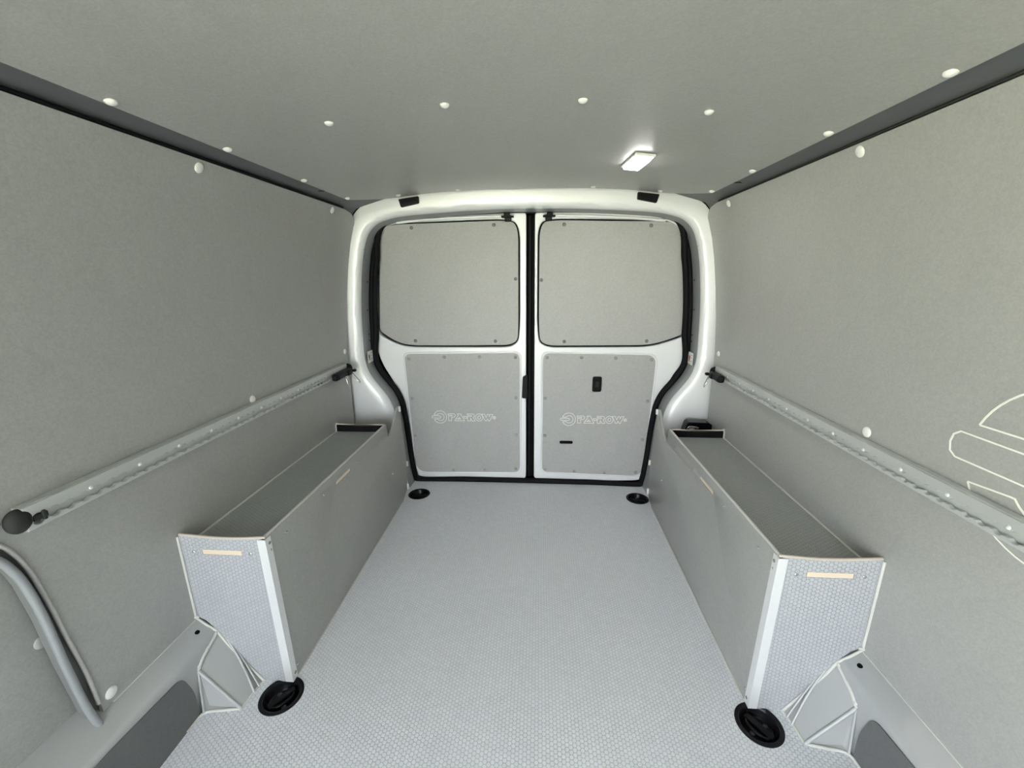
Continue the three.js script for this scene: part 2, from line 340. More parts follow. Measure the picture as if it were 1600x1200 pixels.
{
  const full = (h) => [...h.map(([x, y]) => [-x, y]), ...h.slice(0, -1).reverse()];
  const res = (h) => new THREE.CatmullRomCurve3(full(h).map(([x, y]) => V(x, y, 0)), false, 'centripetal');
  const N = 150, cl = res(LIP), co = res(OUT);
  const L = [], O = []; for (let i = 0; i <= N; i++) { L.push(cl.getPoint(i / N)); O.push(co.getPoint(i / N)); }
  const C = V(0, 0.72, 0), rows = [], back = [];
  const at = (i, t, z) => { const p = L[i].clone().lerp(O[i], t); p.z = z; return p; };
  const secs = [[1, -1.868], [0.75, -1.868], [0.5, -1.869], [0.28, -1.871], [0.14, -1.874], [0.07, -1.879], [0.03, -1.886], [0.008, -1.895], [0.0, -1.904]];
  for (const [t, z] of secs) {
    rows.push(L.map((_, i) => at(i, t, z)));
    back.push(L.map((_, i) => at(i, t + 0.03, z - 0.014)));
  }
  const w = tag(mesh('wall_rear', slab(rows, back, 0.9), M.silver), 'silver painted body frame round the two rear doors', 'wall', 'structure');
  const rv = [[0.0, -1.9041], [-0.012, -1.912], [-0.02, -1.95], [-0.024, -2.03]];
  const jam = mesh('door_reveal', slab(rv.map(([t, z]) => L.map((_, i) => at(i, t, z))), rv.map(([t, z]) => L.map((_, i) => at(i, t + 0.03, z))), 0.7), M.shadedSteel, w);
  // rubber weatherstrip round the opening
  const ring = L.map((p) => { const d = V(0, 0.75, 0).sub(p); d.z = 0; d.setLength(0.019 + 0.014 * Math.min(1, Math.max(0, (p.y - 0.66) / 0.12)) * Math.min(1, Math.max(0, (1.27 - p.y) / 0.1))); const up = Math.min(1, Math.max(0, (p.y - 1.15) / 0.12)); return V(p.x + d.x * (1 - 0.4 * up), Math.max(0.012, p.y + d.y + 0.03 * up), -1.985); });
  ring.push(V(0.3, 0.010, -1.992), V(-0.3, 0.010, -1.992));
  mesh('weatherstrip', tube(ring, 0.0145, true, 400, 8), M.rubber, w);
  const lip = L.map((p) => { const d = V(0, 0.75, 0).sub(p); d.z = 0; d.setLength(0.012); return V(p.x + d.x, Math.max(0.012, p.y + d.y), -1.994); });
  mesh('weatherstrip_lip', tube(lip.filter((p) => p.y > 0.55 && p.y < 1.235 && p.x < 0), 0.013, false, 120, 8), M.rubber, w);
  mesh('weatherstrip_lip', tube(lip.filter((p) => p.y > 0.55 && p.y < 1.235 && p.x > 0), 0.013, false, 120, 8), M.rubber, w);
  mesh('rear_skin', box(1.95, 1.6, 0.02, 0, 0.7, -2.11, 0), M.back, shell);
  each('frame_joint', [-1, 1].map((s) => tube([[s * 0.828, 1.186, -1.8672], [s * 0.79, 1.184, -1.8685], [s * 0.752, 1.176, -1.877], [s * 0.724, 1.17, -1.897]], 0.0011, false, 12, 5)), M.greyCap, w);
  // small drill holes and a label on each side of the opening
  for (const s of [-1, 1]) {
    for (const [y, z] of [[1.03, -1.955], [0.90, -1.955], [0.785, -1.957], [0.755, -1.957]]) cap('drill_hole', capGeo(0.0028, 0.0004), M.hole, w, [s * (y > 1 ? 0.7445 : y > 0.85 ? 0.757 : 0.760), y, z], [-s, 0, 0]);
    const st = mesh('warning_label', new THREE.BoxGeometry(0.0006, 0.056, 0.062).translate(0, 0, 0), M.white, w);
    st.position.set(s * 0.7605, 0.678, -1.945); st.rotation.z = s * -0.02; tag(st, s < 0 ? 'small white warning label with black marks' : 'small white warning label with red marks');
    const ink = std({ color: s < 0 ? lin(0.05, 0.05, 0.05) : lin(0.45, 0.03, 0.03), roughness: 0.6 }), inkB = std({ color: lin(0.12, 0.12, 0.12), roughness: 0.6 });
    const pl = (u, v, t) => V(-s * (0.0004 + 0.0003 * t), v, s < 0 ? -u : u);
    mesh('pictogram', strips([{ pts: [[-0.004, -0.018], [-0.022, 0.012]] }, { pts: [[-0.022, -0.018], [-0.004, 0.012]] }, { pts: [[-0.013, -0.012], [-0.013, 0.012]] }, { pts: circle(-0.013, 0.0, 0.006, 10), closed: true }], 0.0032, 1, pl), ink, st);
    mesh('print', strips([{ pts: [[0.006, 0.016], [0.022, 0.016]] }, { pts: [[0.006, 0.004], [0.018, 0.004]] }, { pts: [[0.006, -0.012], [0.022, -0.012]] }], 0.0022, 1, pl), inkB, st);
  }
}
// rear doors
const DOOR_Z = -2.0;
function rearDoor(n, o) {
  const d = thing('door_' + n, o.label, 'door', [0, 0, 0], 'structure');
  mesh('door_shell', extrude(o.outline, 0.05, 0.0045, [o.window]).translate(0, 0, DOOR_Z - 0.05), M.silver, d);
  mesh('window_gasket', extrude(o.outline.map(([x, y]) => [x * 0.985 + o.cx * 0.015, (y - 0.7) * 0.985 + 0.7]), 0.01, 0).translate(0, 0, DOOR_Z - 0.036), M.rubber, d);
  const up = mesh('upper_panel', extrude(o.upper, 0.012, 0.001).translate(0, 0, DOOR_Z - 0.02), M.filmDoor, d);
  for (const [x, y] of o.rivU) cap('fixing_cap', capDoor, M.dullCap, up, [x, y, DOOR_Z - 0.0085], [0, 0, 1]);
  const lo = mesh('lower_panel', extrude(o.lower, 0.007, 0.001, o.slots).translate(0, 0, DOOR_Z - 0.002), M.filmDoor, d);
  for (const [x, y] of o.rivL) cap('fixing_cap', capDoor, M.greyCap, lo, [x, y, DOOR_Z + 0.0045], [0, 0, 1]);
  // raised steel lip round the lower board
  const lip = o.lower.map(([x, y]) => [x, y]);
  mesh('panel_surround', tube(lip.map(([x, y]) => V(o.lc[0] + (x - o.lc[0]) * 1.02, o.lc[1] + (y - o.lc[1]) * 1.02, DOOR_Z - 0.001)), 0.0045, true, 260, 8), M.silver, d);
  const k = 0.332 / 1217, pl = (u, v, t) => V(o.logo[0] + (u - 345) * k, o.logo[1] - (v - 258) * k, DOOR_Z + 0.005 + 0.0004 * t);
  tag(mesh('logo', strips([...emblemLines(), ...letterLines()], 9.5, 1, pl), M.milled, lo), 'pale milled ring emblem and lettering PA-ROW');
  return d;
}
const doorL = rearDoor(1, {
  label: 'left rear door with two grey boards and a black latch on its edge', cx: -0.38, lc: [-0.32, 0.37],
  outline: rounded([[-0.003, 0.016], [-0.004, 1.329], [-0.257, 1.322], [-0.539, 1.311], [-0.640, 1.312], [-0.722, 1.27], [-0.740, 1.16], [-0.750, 1.0], [-0.758, 0.80], [-0.747, 0.70], [-0.722, 0.62], [-0.678, 0.545], [-0.646, 0.466], [-0.634, 0.356], [-0.626, 0.178], [-0.617, 0.05], [-0.576, 0.010], [-0.455, 0.014]], [0.02, 0.015, 0, 0, 0.06, 0.06, 0.05, 0.05, 0.05, 0.05, 0.05, 0.05, 0.05, 0.06, 0.06, 0.05, 0.05, 0.03], 5),
  window: rounded([[-0.716, 1.08], [-0.697, 1.232], [-0.640, 1.291], [-0.362, 1.299], [-0.100, 1.304], [-0.033, 1.285], [-0.033, 0.80], [-0.050, 0.717], [-0.324, 0.716], [-0.590, 0.715], [-0.665, 0.738], [-0.737, 0.786]], [0.2, 0.06, 0.06, 0.1, 0.06, 0.09, 0.1, 0.08, 0.1, 0.06, 0.06, 0.03], 6),
  upper: rounded([[-0.704, 1.09], [-0.687, 1.256], [-0.640, 1.287], [-0.362, 1.292], [-0.105, 1.298], [-0.041, 1.285], [-0.041, 0.80], [-0.050, 0.727], [-0.324, 0.724], [-0.585, 0.723], [-0.655, 0.744], [-0.727, 0.795]], [0.2, 0.06, 0.06, 0.1, 0.06, 0.08, 0.1, 0.075, 0.1, 0.06, 0.06, 0.02], 6),
  lower: rounded([[-0.608, 0.680], [-0.036, 0.689], [-0.036, 0.056], [-0.586, 0.044]], [0.03, 0.035, 0.03, 0.06], 8),
  rivU: [[-0.536, 1.272], [-0.153, 1.279], [-0.054, 1.040], [-0.551, 0.746], [-0.154, 0.745]],
  rivL: [[-0.588, 0.657], [-0.408, 0.667], [-0.232, 0.669], [-0.056, 0.668], [-0.583, 0.452], [-0.054, 0.462], [-0.580, 0.250], [-0.053, 0.264], [-0.385, 0.060], [-0.219, 0.067], [-0.057, 0.075]],
  slots: [], logo: [-0.444, 0.355],
});
const doorR = rearDoor(2, {
  label: 'right rear door with two grey boards and a black recessed grip', cx: 0.40, lc: [0.345, 0.37],
  outline: rounded([[0.038, 0.018], [0.034, 1.329], [0.274, 1.324], [0.556, 1.316], [0.645, 1.309], [0.728, 1.262], [0.748, 1.16], [0.760, 1.0], [0.774, 0.80], [0.764, 0.71], [0.740, 0.635], [0.694, 0.565], [0.668, 0.482], [0.657, 0.376], [0.648, 0.205], [0.636, 0.07], [0.597, 0.022], [0.457, 0.016]], [0.02, 0.015, 0, 0, 0.06, 0.06, 0.05, 0.05, 0.05, 0.05, 0.05, 0.05, 0.05, 0.06, 0.06, 0.05, 0.05, 0.03], 5),
  window: rounded([[0.049, 0.80], [0.048, 1.285], [0.110, 1.302], [0.388, 1.296], [0.642, 1.287], [0.700, 1.228], [0.718, 1.08], [0.748, 0.775], [0.690, 0.752], [0.589, 0.721], [0.389, 0.718], [0.066, 0.716]], [0.1, 0.08, 0.06, 0.1, 0.06, 0.06, 0.2, 0.03, 0.06, 0.06, 0.1, 0.08], 6),
  upper: rounded([[0.057, 0.80], [0.056, 1.283], [0.115, 1.296], [0.388, 1.288], [0.644, 1.283], [0.693, 1.252], [0.707, 1.10], [0.740, 0.783], [0.686, 0.760], [0.587, 0.729], [0.389, 0.727], [0.068, 0.724]], [0.1, 0.08, 0.06, 0.1, 0.06, 0.06, 0.2, 0.02, 0.06, 0.06, 0.1, 0.075], 6),
  lower: rounded([[0.079, 0.689], [0.619, 0.680], [0.597, 0.050], [0.082, 0.062]], [0.035, 0.045, 0.06, 0.03], 8),
  rivU: [[0.553, 1.267], [0.167, 1.277], [0.067, 1.034], [0.571, 0.748], [0.180, 0.745]],
  rivL: [[0.099, 0.668], [0.265, 0.670], [0.428, 0.667], [0.597, 0.661], [0.093, 0.462], [0.594, 0.452], [0.093, 0.263], [0.583, 0.251], [0.097, 0.075], [0.249, 0.070], [0.404, 0.065], [0.563, 0.071]],
  slots: [rounded([[0.168, 0.2195], [0.236, 0.2195], [0.236, 0.2365], [0.168, 0.2365]], 0.0085), rounded([[0.322, 0.498], [0.367, 0.498], [0.367, 0.575], [0.322, 0.575]], 0.01)], logo: [0.212, 0.353],
});
{ // fittings on the doors
  const k = mesh('edge_latch', [extrude(rounded([[-0.024, 0.462], [0.004, 0.460], [0.004, 0.582], [-0.020, 0.572]], [0.008, 0.002, 0.002, 0.008]), 0.022, 0.003).translate(0, 0, DOOR_Z - 0.008)], M.black, doorL);
  tag(k, 'black plastic latch cover on the door edge');
  mesh('centre_seal', [box(0.018, 1.30, 0.02, 0.013, 0.672, -2.022, 0.006, 3), box(0.010, 1.29, 0.016, 0.028, 0.67, -2.027, 0.004, 3)], M.rubber, doorL);
  const g = mesh('grip', [extrude(rounded([[0.323, 0.499], [0.366, 0.499], [0.366, 0.574], [0.323, 0.574]], 0.010), 0.009, 0.002, [rounded([[0.331, 0.507], [0.358, 0.507], [0.358, 0.566], [0.331, 0.566]], 0.006)]).translate(0, 0, DOOR_Z + 0.001), box(0.0445, 0.0765, 0.002, 0.3445, 0.5365, DOOR_Z + 0.0012, 0.0005)], M.black, doorR);
  tag(g, 'black plastic recessed grip');
  mesh('grip_bar', [box(0.014, 0.030, 0.006, 0.345, 0.536, DOOR_Z + 0.004, 0.002), box(0.005, 0.012, 0.004, 0.345, 0.532, DOOR_Z + 0.008, 0.001)], M.backGrey, g);
  mesh('slot_backing', [box(0.0675, 0.0165, 0.002, 0.202, 0.228, DOOR_Z + 0.0012, 0)], M.hole, doorR);
  for (const [d, x, s] of [[doorL, -0.088, 1], [doorR, 0.098, -1]]) { // hooks at the top of each door
    const h = mesh('top_catch', [box(0.056, 0.007, 0.03, x, 1.310, DOOR_Z + 0.012, 0.003), box(0.030, 0.026, 0.02, x + s * 0.002, 1.304, DOOR_Z + 0.004, 0.003), box(0.026, 0.014, 0.022, x - s * 0.003, 1.319, DOOR_Z + 0.008, 0.003)], M.black, d);
    tag(h, 'black catch at the top of the door');
  }
  for (const d of [[doorL, [[-0.06, 1.318], [-0.257, 1.315], [-0.45, 1.308], [-0.60, 1.296]]], [doorR, [[0.075, 1.318], [0.274, 1.312], [0.46, 1.302], [0.61, 1.289]]]])
    mesh('top_bead', tube(d[1].map(([x, y]) => V(x, y - 0.003, DOOR_Z + 0.002)), 0.0065, false, 40, 8), M.silver, d[0]);
}
// front bulkhead behind the camera with an unseen wide opening, added and sized to let daylight in
{
  const g = extrude([[-0.955, -0.08], [0.955, -0.08], [0.955, 1.46], [-0.955, 1.46]], 0.04, 0.002, [rounded([[-0.90, 0.25], [0.10, 0.25], [0.10, 1.36], [-0.90, 1.36]], 0.08)]);
  tag(mesh('wall_front', g.translate(0, 0, ZF), M.film), 'unseen front bulkhead, its wide opening added and sized to let daylight in', 'wall', 'structure');
  tag(mesh('ground', new THREE.BoxGeometry(80, 0.1, 80).translate(0, -0.65, 0), M.grass), 'grass ground outside the van', 'ground', 'structure');
}
// sliding door and its pillar at the left
{
  const d = thing('door_3', 'sliding side door board seen beyond the pale pillar at lower left', 'door', [0, 0, 0], 'structure');
  mesh('door_board', box(0.008, 0.66, 1.08, -0.872, 0.34, -0.14, 0.001), M.film, d);
  for (const [y, z] of [[0.392, -0.576], [0.120, -0.594]]) cap('fixing_cap', capWall, M.boardCap, d, [-0.868, y, z], [1, 0, 0]);
  mesh('door_header', box(0.06, 0.012, 0.96, -0.853, 0.664, -0.07, 0.002), M.rail, d);
  const pts = [[0.17, -0.588], [0.22, -0.582], [0.34, -0.571], [0.454, -0.564], [0.53, -0.556], [0.575, -0.546], [0.61, -0.530], [0.632, -0.50], [0.64, -0.45], [0.642, -0.35]];
  const t = tag(new THREE.Group(), 'pale steel door pillar curving up beside the left wall board', 'pillar', 'structure');
  t.name = 'trim_3'; scene.add(t);
  mesh('pillar_edge', tube(pts.map(([y, z], i) => [-0.822 + (i ? 0 : 0.012), y - (i ? 0 : 0.012), z + 0.003]), 0.0066, false, 80, 12), M.shadedSteel, t);
  const web = [[-0.828, 0.002], [-0.837, -0.002], [-0.840, -0.012], [-0.834, -0.026], [-0.829, -0.032]];
  mesh('pillar_web', slab(web.map(([x, dz]) => pts.map(([y, z]) => V(x, y, z + dz))), web.map(([x, dz]) => pts.map(([y, z]) => V(x - 0.02, y, z + dz)))), M.webSteel, t);
  mesh('edge_trim', tube(PANEL_EDGE.slice(1, -1).map(([y, z]) => [-0.8240, y, z + 0.003]), 0.0042, false, 80, 6), M.filmDoor, t);
}
// body sills with the front flange of the wheel housing
[-1, 1].forEach((s, k) => {
  const t = thing('trim_' + (4 + k), s < 0 ? 'grey steel sill ledge and wheel housing flange at lower left' : 'grey steel sill ledge and wheel housing flange at lower right', 'sill', [0, 0, 0], 'structure');
  const X = (x) => s * x, zl = s < 0 ? ZD - 0.01 : ZF;
  const prof = [[0.90, 0.212], [0.8245, 0.193], [0.80, 0.1765], [0.785, 0.168], [0.7775, 0.160], [0.7745, 0.149], [0.7745, 0.08], [0.7745, -0.01]];
  mesh('ledge', slab(prof.map(([x, y]) => [V(X(x), y, zl), V(X(x), y, -0.5), V(X(x), y, -0.86)]), prof.map(([x, y]) => [V(X(x + 0.01), y - 0.01, zl), V(X(x + 0.01), y - 0.01, -0.5), V(X(x + 0.01), y - 0.01, -0.86)]), 0.8), M.steel, t);
  cap('drill_hole', capGeo(0.0062, 0.0006), M.hole, t, [X(0.803), 0.1787, -0.813], [-s * 0.5, 1, 0]);
  const lp = rounded([[-0.742, -0.004], [-0.742, 0.075], [-0.722, 0.142], [-0.56, 0.155], [0.40, 0.155], [0.40, -0.004]], [0.01, 0.02, 0.022, 0, 0, 0], 6);
  const lg = extrude(lp, 0.003, 0.0006); lg.rotateY(-Math.PI / 2); // shape x -> z
  lg.scale(1, 1, 1).translate(X(0.7725) + 0.0015, 0, 0);
  mesh('lining_panel', lg, M.lining, t);
  const A = V(X(0.776), 0.158, -0.85), A2 = V(X(0.774), 0.150, -0.80), E = V(X(0.7735), 0.112, -0.765), Bp = V(X(0.672), 0, -0.842), B = V(X(0.678), 0, -0.806), C = V(X(0.681), 0, -0.764), D = V(X(0.766), 0, -0.747), Q = V(X(0.755), 0.1, -0.85);
  const Ei = V(X(0.762), 0.006, -0.762);
  mesh('flange', polyMesh([[A, E, C, B, Bp], [E, D, Ei], [E, Ei, C], [D, C, Ei]]), M.steel, t);
  const ridge = (w, k) => Array.from({ length: 7 }, (_, i) => { const u = i / 6, p = A.clone().lerp(B.clone().lerp(Bp, w), u); const q = B.clone().lerp(Bp, 1).sub(B); return p.addScaledVector(q, k * Math.sin(Math.PI * u)).add(V(-s * 0.0022, 0.0016, 0.0022)); });
  const bow = ridge(0.05, 0.16), bow2 = ridge(0.5, 0.1);
  each('weld_ridge', [tube(bow, 0.0032, false, 24, 6), tube(bow2, 0.0028, false, 24, 6), tube([E, C], 0.0042, false, 10, 8), tube([E, D], 0.003, false, 10, 8)], M.steel, t);
  each('sealant_bead', [tube([V(X(0.823), 0.194, -0.841), V(X(0.80), 0.177, -0.839), V(X(0.777), 0.160, -0.839), V(X(0.745), 0.106, -0.838), V(X(0.672), 0.004, -0.838)], 0.0036, false, 30, 6), tube([Bp, B, C], 0.0042, false, 16, 6), tube([C, V(X(0.72), 0.001, -0.757), D, V(X(0.772), 0.001, -0.70)], 0.004, false, 24, 6), tube([V(X(0.774), 0.155, -0.84), V(X(0.7735), 0.143, -0.81), V(X(0.7735), 0.132, -0.785), E], 0.004, false, 20, 6), tube([V(X(0.8232), 0.1935, -0.84), V(X(0.8232), 0.1935, s < 0 ? -0.62 : ZF)], 0.0018, false, 6, 6)], M.bead, t);
  const nub = (x, y, z) => new THREE.SphereGeometry(0.006, 10, 8).scale(0.6, 0.8, 1.2).translate(X(x), y, z);
  each('weld_spot', [nub(0.7735, 0.140, -0.802), nub(0.7735, 0.120, -0.772), nub(0.774, 0.155, -0.836)], M.bead, t);
});

// ---------------------------------------------------------------- things
function wheelBox(s, label) {
  const t = thing('wheel_box', label, 'box', [s * 0.6, 0, -0.84], undefined, 'plywood boxes over the wheel arches');
  const X = (x) => s * x - s * 0.6, Z = (z) => z + 0.84;
  // side board: outline in (z, y)
  const arcN = smooth([[-1.663, 0.431], [-1.668, 0.40], [-1.676, 0.371], [-1.692, 0.368], [-1.735, 0.388], [-1.790, 0.437], [-1.818, 0.462], [-1.838, 0.462], [-1.846, 0.44]], 4, false);
  const side = [[-0.8405, 0.0], [-0.8405, 0.438], [-1.658, 0.4315], ...arcN, [-1.852, 0.36], [-1.868, 0.17], [-1.846, 0.03], [-1.77, 0.0]];
  const face = (pts, depth, holes, x0) => { // shape in (z,y) put at x0, thickness running outwards
    const g = extrude(pts, depth, 0.0008, holes); g.rotateY(-Math.PI / 2); g.translate(depth / 2, 0, 0); // centre on x
    const p = g.attributes.position;
    for (let i = 0; i < p.count; i++) { const y = p.getY(i), z = p.getZ(i), lean = (y / 0.438 - 1) * 0.010; p.setX(i, X(x0 + depth / 2) + p.getX(i) + s * lean); p.setZ(i, Z(z)); }
    g.computeVertexNormals(); return toCreasedNormals(g, 0.5);
  };
  const slotS = [[-1.196, 0.391], [-1.302, 0.391], [-1.302, 0.4035], [-1.196, 0.4035]];
  const sp = mesh('side_panel', face(side, 0.010, [slotS], 0.600), M.film, t);
  mesh('edge_band', tube([V(X(0.605), 0.4385, Z(-0.846)), V(X(0.605), 0.435, Z(-1.25)), V(X(0.605), 0.4318, Z(-1.657))], 0.0042, false, 8, 6), M.bead, sp);
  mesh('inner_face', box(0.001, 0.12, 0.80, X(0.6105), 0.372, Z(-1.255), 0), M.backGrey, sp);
  tag(mesh('wood_strip', box(0.008, 0.0125, 0.106, X(0.6052), 0.397, Z(-1.249), 0), M.wood, sp), 'pale bare wood strip');
  for (const [y, z] of [[0.395, -1.567], [0.397, -1.365], [0.402, -1.117], [0.403, -0.922], [0.193, -1.677], [0.022, -1.67], [0.03, -0.868], [0.40, -0.853]]) cap('screw', screwGeo, M.chrome, sp, [X(0.600 + (y / 0.438 - 1) * 0.010), y, Z(z)], [-s, 0, 0]);
  for (const [y, z] of s < 0 ? [[0.447, -1.836], [0.152, -1.866], [0.036, -1.846]] : [[0.450, -1.836], [0.186, -1.866], [0.047, -1.846]]) mesh('edge_clip', box(0.012, 0.026, 0.010, X(0.598 + (y / 0.438 - 1) * 0.010), y, Z(z), 0.003), M.white, sp);
  // end board facing the front
  const top = [];
  for (let i = 0; i <= 10; i++) { const u = i / 10; top.push([0.6 + 0.2225 * u, 0.4385 - 0.006 * Math.sin(Math.PI * u) + 0.001 * u]); }
  const end = [[0.590, 0.0], ...top, [0.8225, 0.200], [0.80, 0.189], [0.777, 0.163], [0.745, 0.103], [0.672, 0.0]].map(([x, y]) => [X(x), y]);
  const slotE = [[0.666, 0.3885], [0.768, 0.3885], [0.768, 0.4015], [0.666, 0.4015]].map(([x, y]) => [X(x), y]);
  const ep = mesh('end_panel', extrude(end, 0.010, 0.0008, [slotE]).translate(0, 0, -0.0105), M.hexShaded, t);
  tag(mesh('wood_strip', box(0.100, 0.0125, 0.008, X(0.717), 0.395, -0.0052, 0), M.wood, ep), 'pale bare wood strip');
  mesh('edge_band', tube(top.map(([x, y]) => V(X(x), y + 0.0002, -0.005)), 0.0040, false, 20, 6), M.edge, ep);
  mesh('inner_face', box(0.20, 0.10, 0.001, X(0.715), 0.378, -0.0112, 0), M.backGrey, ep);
  for (const [x, y] of [[0.643, 0.395], [0.790, 0.395]]) cap('screw', screwGeo, M.chrome, ep, [X(x), y, 0], [0, 0, 1]);
  // rear board and lid
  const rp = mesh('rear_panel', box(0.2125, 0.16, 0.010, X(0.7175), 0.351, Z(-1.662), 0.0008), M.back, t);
  mesh('edge_band', tube([V(X(0.608), 0.4305, Z(-1.661)), V(X(0.715), 0.4275, Z(-1.661)), V(X(0.822), 0.4315, Z(-1.661))], 0.0042, false, 16, 6), M.edge, rp);
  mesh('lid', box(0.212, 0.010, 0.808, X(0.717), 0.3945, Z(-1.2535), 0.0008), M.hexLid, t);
  // aluminium corner angle
  const ca = mesh('corner_angle', [box(0.021, 0.4335, 0.0016, X(0.6095), 0.2185, 0.0008, 0.0004), box(0.0016, 0.4335, 0.021, X(0.5992), 0.2185, -0.009, 0.0004)], M.aluBright, t);
  { const p = ca.geometry.attributes.position; for (let i = 0; i < p.count; i++) p.setX(i, p.getX(i) + s * (p.getY(i) / 0.438 - 1) * 0.010); }
  tag(ca, 'bright aluminium corner angle');
  for (const y of [0.42, 0.02]) cap('screw', screwGeo, M.dullCap, ca, [X(0.5983 + (y / 0.438 - 1) * 0.010), y, -0.012], [-s, 0, 0]);
  each('sealant_bead', [
    tube([V(X(0.8215), 0.401, Z(-0.856)), V(X(0.8215), 0.401, Z(-1.25)), V(X(0.8215), 0.400, Z(-1.655))], 0.0032, false, 12, 6),
    tube([V(X(0.8215), 0.401, Z(-1.654)), V(X(0.8215), 0.431, Z(-1.655))], 0.0035, false, 6, 6),
    tube([V(X(0.8222), 0.438, 0.002), V(X(0.8222), 0.32, 0.002), V(X(0.8222), 0.203, 0.002)], 0.0034, false, 12, 6),
    tube([V(X(0.5885), 0.0015, Z(-0.872)), V(X(0.5885), 0.0015, Z(-1.25)), V(X(0.5885), 0.0015, Z(-1.74))], s < 0 ? 0.0018 : 0.0028, false, 12, 6),
    new THREE.SphereGeometry(0.006, 10, 8).translate(X(0.8195), 0.4335, Z(-1.66)), new THREE.SphereGeometry(0.007, 10, 8).scale(1.2, 0.7, 0.8).translate(X(0.8205), 0.201, 0.002)], M.bead, t);
  return t;
}
wheelBox(-1, 'long grey plywood wheel box along the left wall, its side in shade');
wheelBox(1, 'long grey plywood wheel box along the right wall, brighter side and black inner face');

// lashing rails
function rail(s, z0, z1, label) {
  const t = thing('lashing_rail', label, 'rail', [s * 0.8235, 0.657, z0], undefined, 'perforated lashing rails on the side walls');
  const L = z0 - z1, H = 0.0215, slotY = -0.0065, r = 0.0102, n = 0.0058, pitch = 0.0254, hw = [];
  const N = Math.floor((L - 0.03) / pitch), start = 0.018;
  const top = [], bot = [];
  for (let i = 0; i < N; i++) { const c = start + i * pitch; for (let k = 0; k <= 6; k++) { const a = Math.asin(n / r), A = Math.PI - a - (Math.PI - 2 * a) * k / 6; top.push([c + r * Math.cos(A), slotY + r * Math.sin(A)]); bot.push([c + r * Math.cos(A), slotY - r * Math.sin(A)]); } }
  const hole = [...top, ...bot.reverse()];
  const g = extrude([[0, -H], [L, -H], [L, H], [0, H]], 0.0095, 0.0010, [hole]); // x along the rail
  g.rotateY(Math.PI / 2); // x -> -z, z -> x
  if (s > 0) g.scale(-1, 1, 1); // keep the thickness inward on the right-hand wall
  const fix = (q) => { if (s > 0) { const p = q.attributes.position; const nn = q.attributes.normal; const a = p.array, b = nn.array; for (let i = 0; i < p.count; i += 3) for (let k = 0; k < 3; k++) { [a[3 * i + k], a[3 * (i + 1) + k]] = [a[3 * (i + 1) + k], a[3 * i + k]]; [b[3 * i + k], b[3 * (i + 1) + k]] = [b[3 * (i + 1) + k], b[3 * i + k]]; } } return q; };
  g.translate(-s * 0.0125, 0, 0);
  const plate = mesh('slotted_plate', fix(g.index ? g.toNonIndexed() : g), M.alu, t);
  each('channel', [box(0.016, 0.004, L, -s * 0.009, H - 0.001, -L / 2, 0.001), box(0.016, 0.004, L, -s * 0.009, -H + 0.001, -L / 2, 0.001), box(0.004, 2 * H - 0.004, L, -s * 0.0095, 0, -L / 2, 0.001)], M.alu, t);
  for (let i = 3; i < N - 2; i += 4) cap('screw', capGeo(0.0042, 0.0025), M.aluBright, t, [-s * 0.0215, 0.0045, -(start + (i + 0.5) * pitch)], [-s, 0.2, 0]);
  return t;
}
const railL = rail(-1, -0.566, -1.775, 'aluminium lashing rail on the left wall with a black round end');
{
  const c = mesh('end_cap', [new THREE.SphereGeometry(1, 24, 16).scale(0.014, 0.0215, 0.0185).translate(0.0135, 0.001, 0.004), box(0.016, 0.012, 0.022, 0.0155, -0.004, -0.022, 0.003), box(0.006, 0.018, 0.006, 0.0225, -0.004, -0.026, 0.002)], M.capRubber, railL);
  tag(c, 'black rubber rounded end cap');
}
rail(1, -0.42, -1.765, 'aluminium lashing rail on the right wall running below the emblem');

// black fittings on the rear ends of the rails
function clip(s, z, len, loops, label) {
  const t = thing('rail_fitting', label, 'fitting', [s * 0.796, 0.650, z], undefined, 'black fittings at the rear rail ends');
  mesh('body', [box(0.026, 0.030, len, -s * 0.008, -0.004, 0, 0.009, 3), box(0.022, 0.024, 0.03, -s * 0.015, -0.006, -len * 0.25, 0.007, 3), box(0.018, 0.020, 0.02, -s * 0.014, -0.007, len * 0.35, 0.006, 3)], M.black, t);
  mesh('end_plate', [extrude(smooth([[-0.012, -0.016], [0.026, -0.016], [0.026, 0.018], [0.008, 0.026], [-0.010, 0.018]].map(([x, y]) => [s * x, y]), 5), 0.005, 0.001).translate(0, 0, -len / 2 - 0.012), box(0.016, 0.012, 0.016, -s * 0.022, -0.006, -len / 2 - 0.012, 0.004, 3)], M.black, t);
  for (const [dz, sw] of loops) {
    const w = mesh('wire_loop', tube([[-s * 0.016, -0.012, dz], [-s * 0.021, -0.03, dz - 0.008], [-s * (0.024 + sw), -0.056, dz - 0.016], [-s * (0.030 + sw), -0.062, dz - 0.004], [-s * (0.034 + sw), -0.056, dz + 0.012], [-s * 0.026, -0.03, dz + 0.014], [-s * 0.018, -0.012, dz + 0.010]], 0.0022, false, 40, 6), M.chrome, t);
    tag(w, 'bent chrome wire loop');
  }
}
clip(-1, -1.70, 0.15, [[-0.01, -0.002], [-0.080, 0.014]], 'black fitting with two wire loops at rear end of left rail');
clip(1, -1.71, 0.10, [[-0.055, 0.002]], 'black fitting with one wire loop at rear end of right rail');

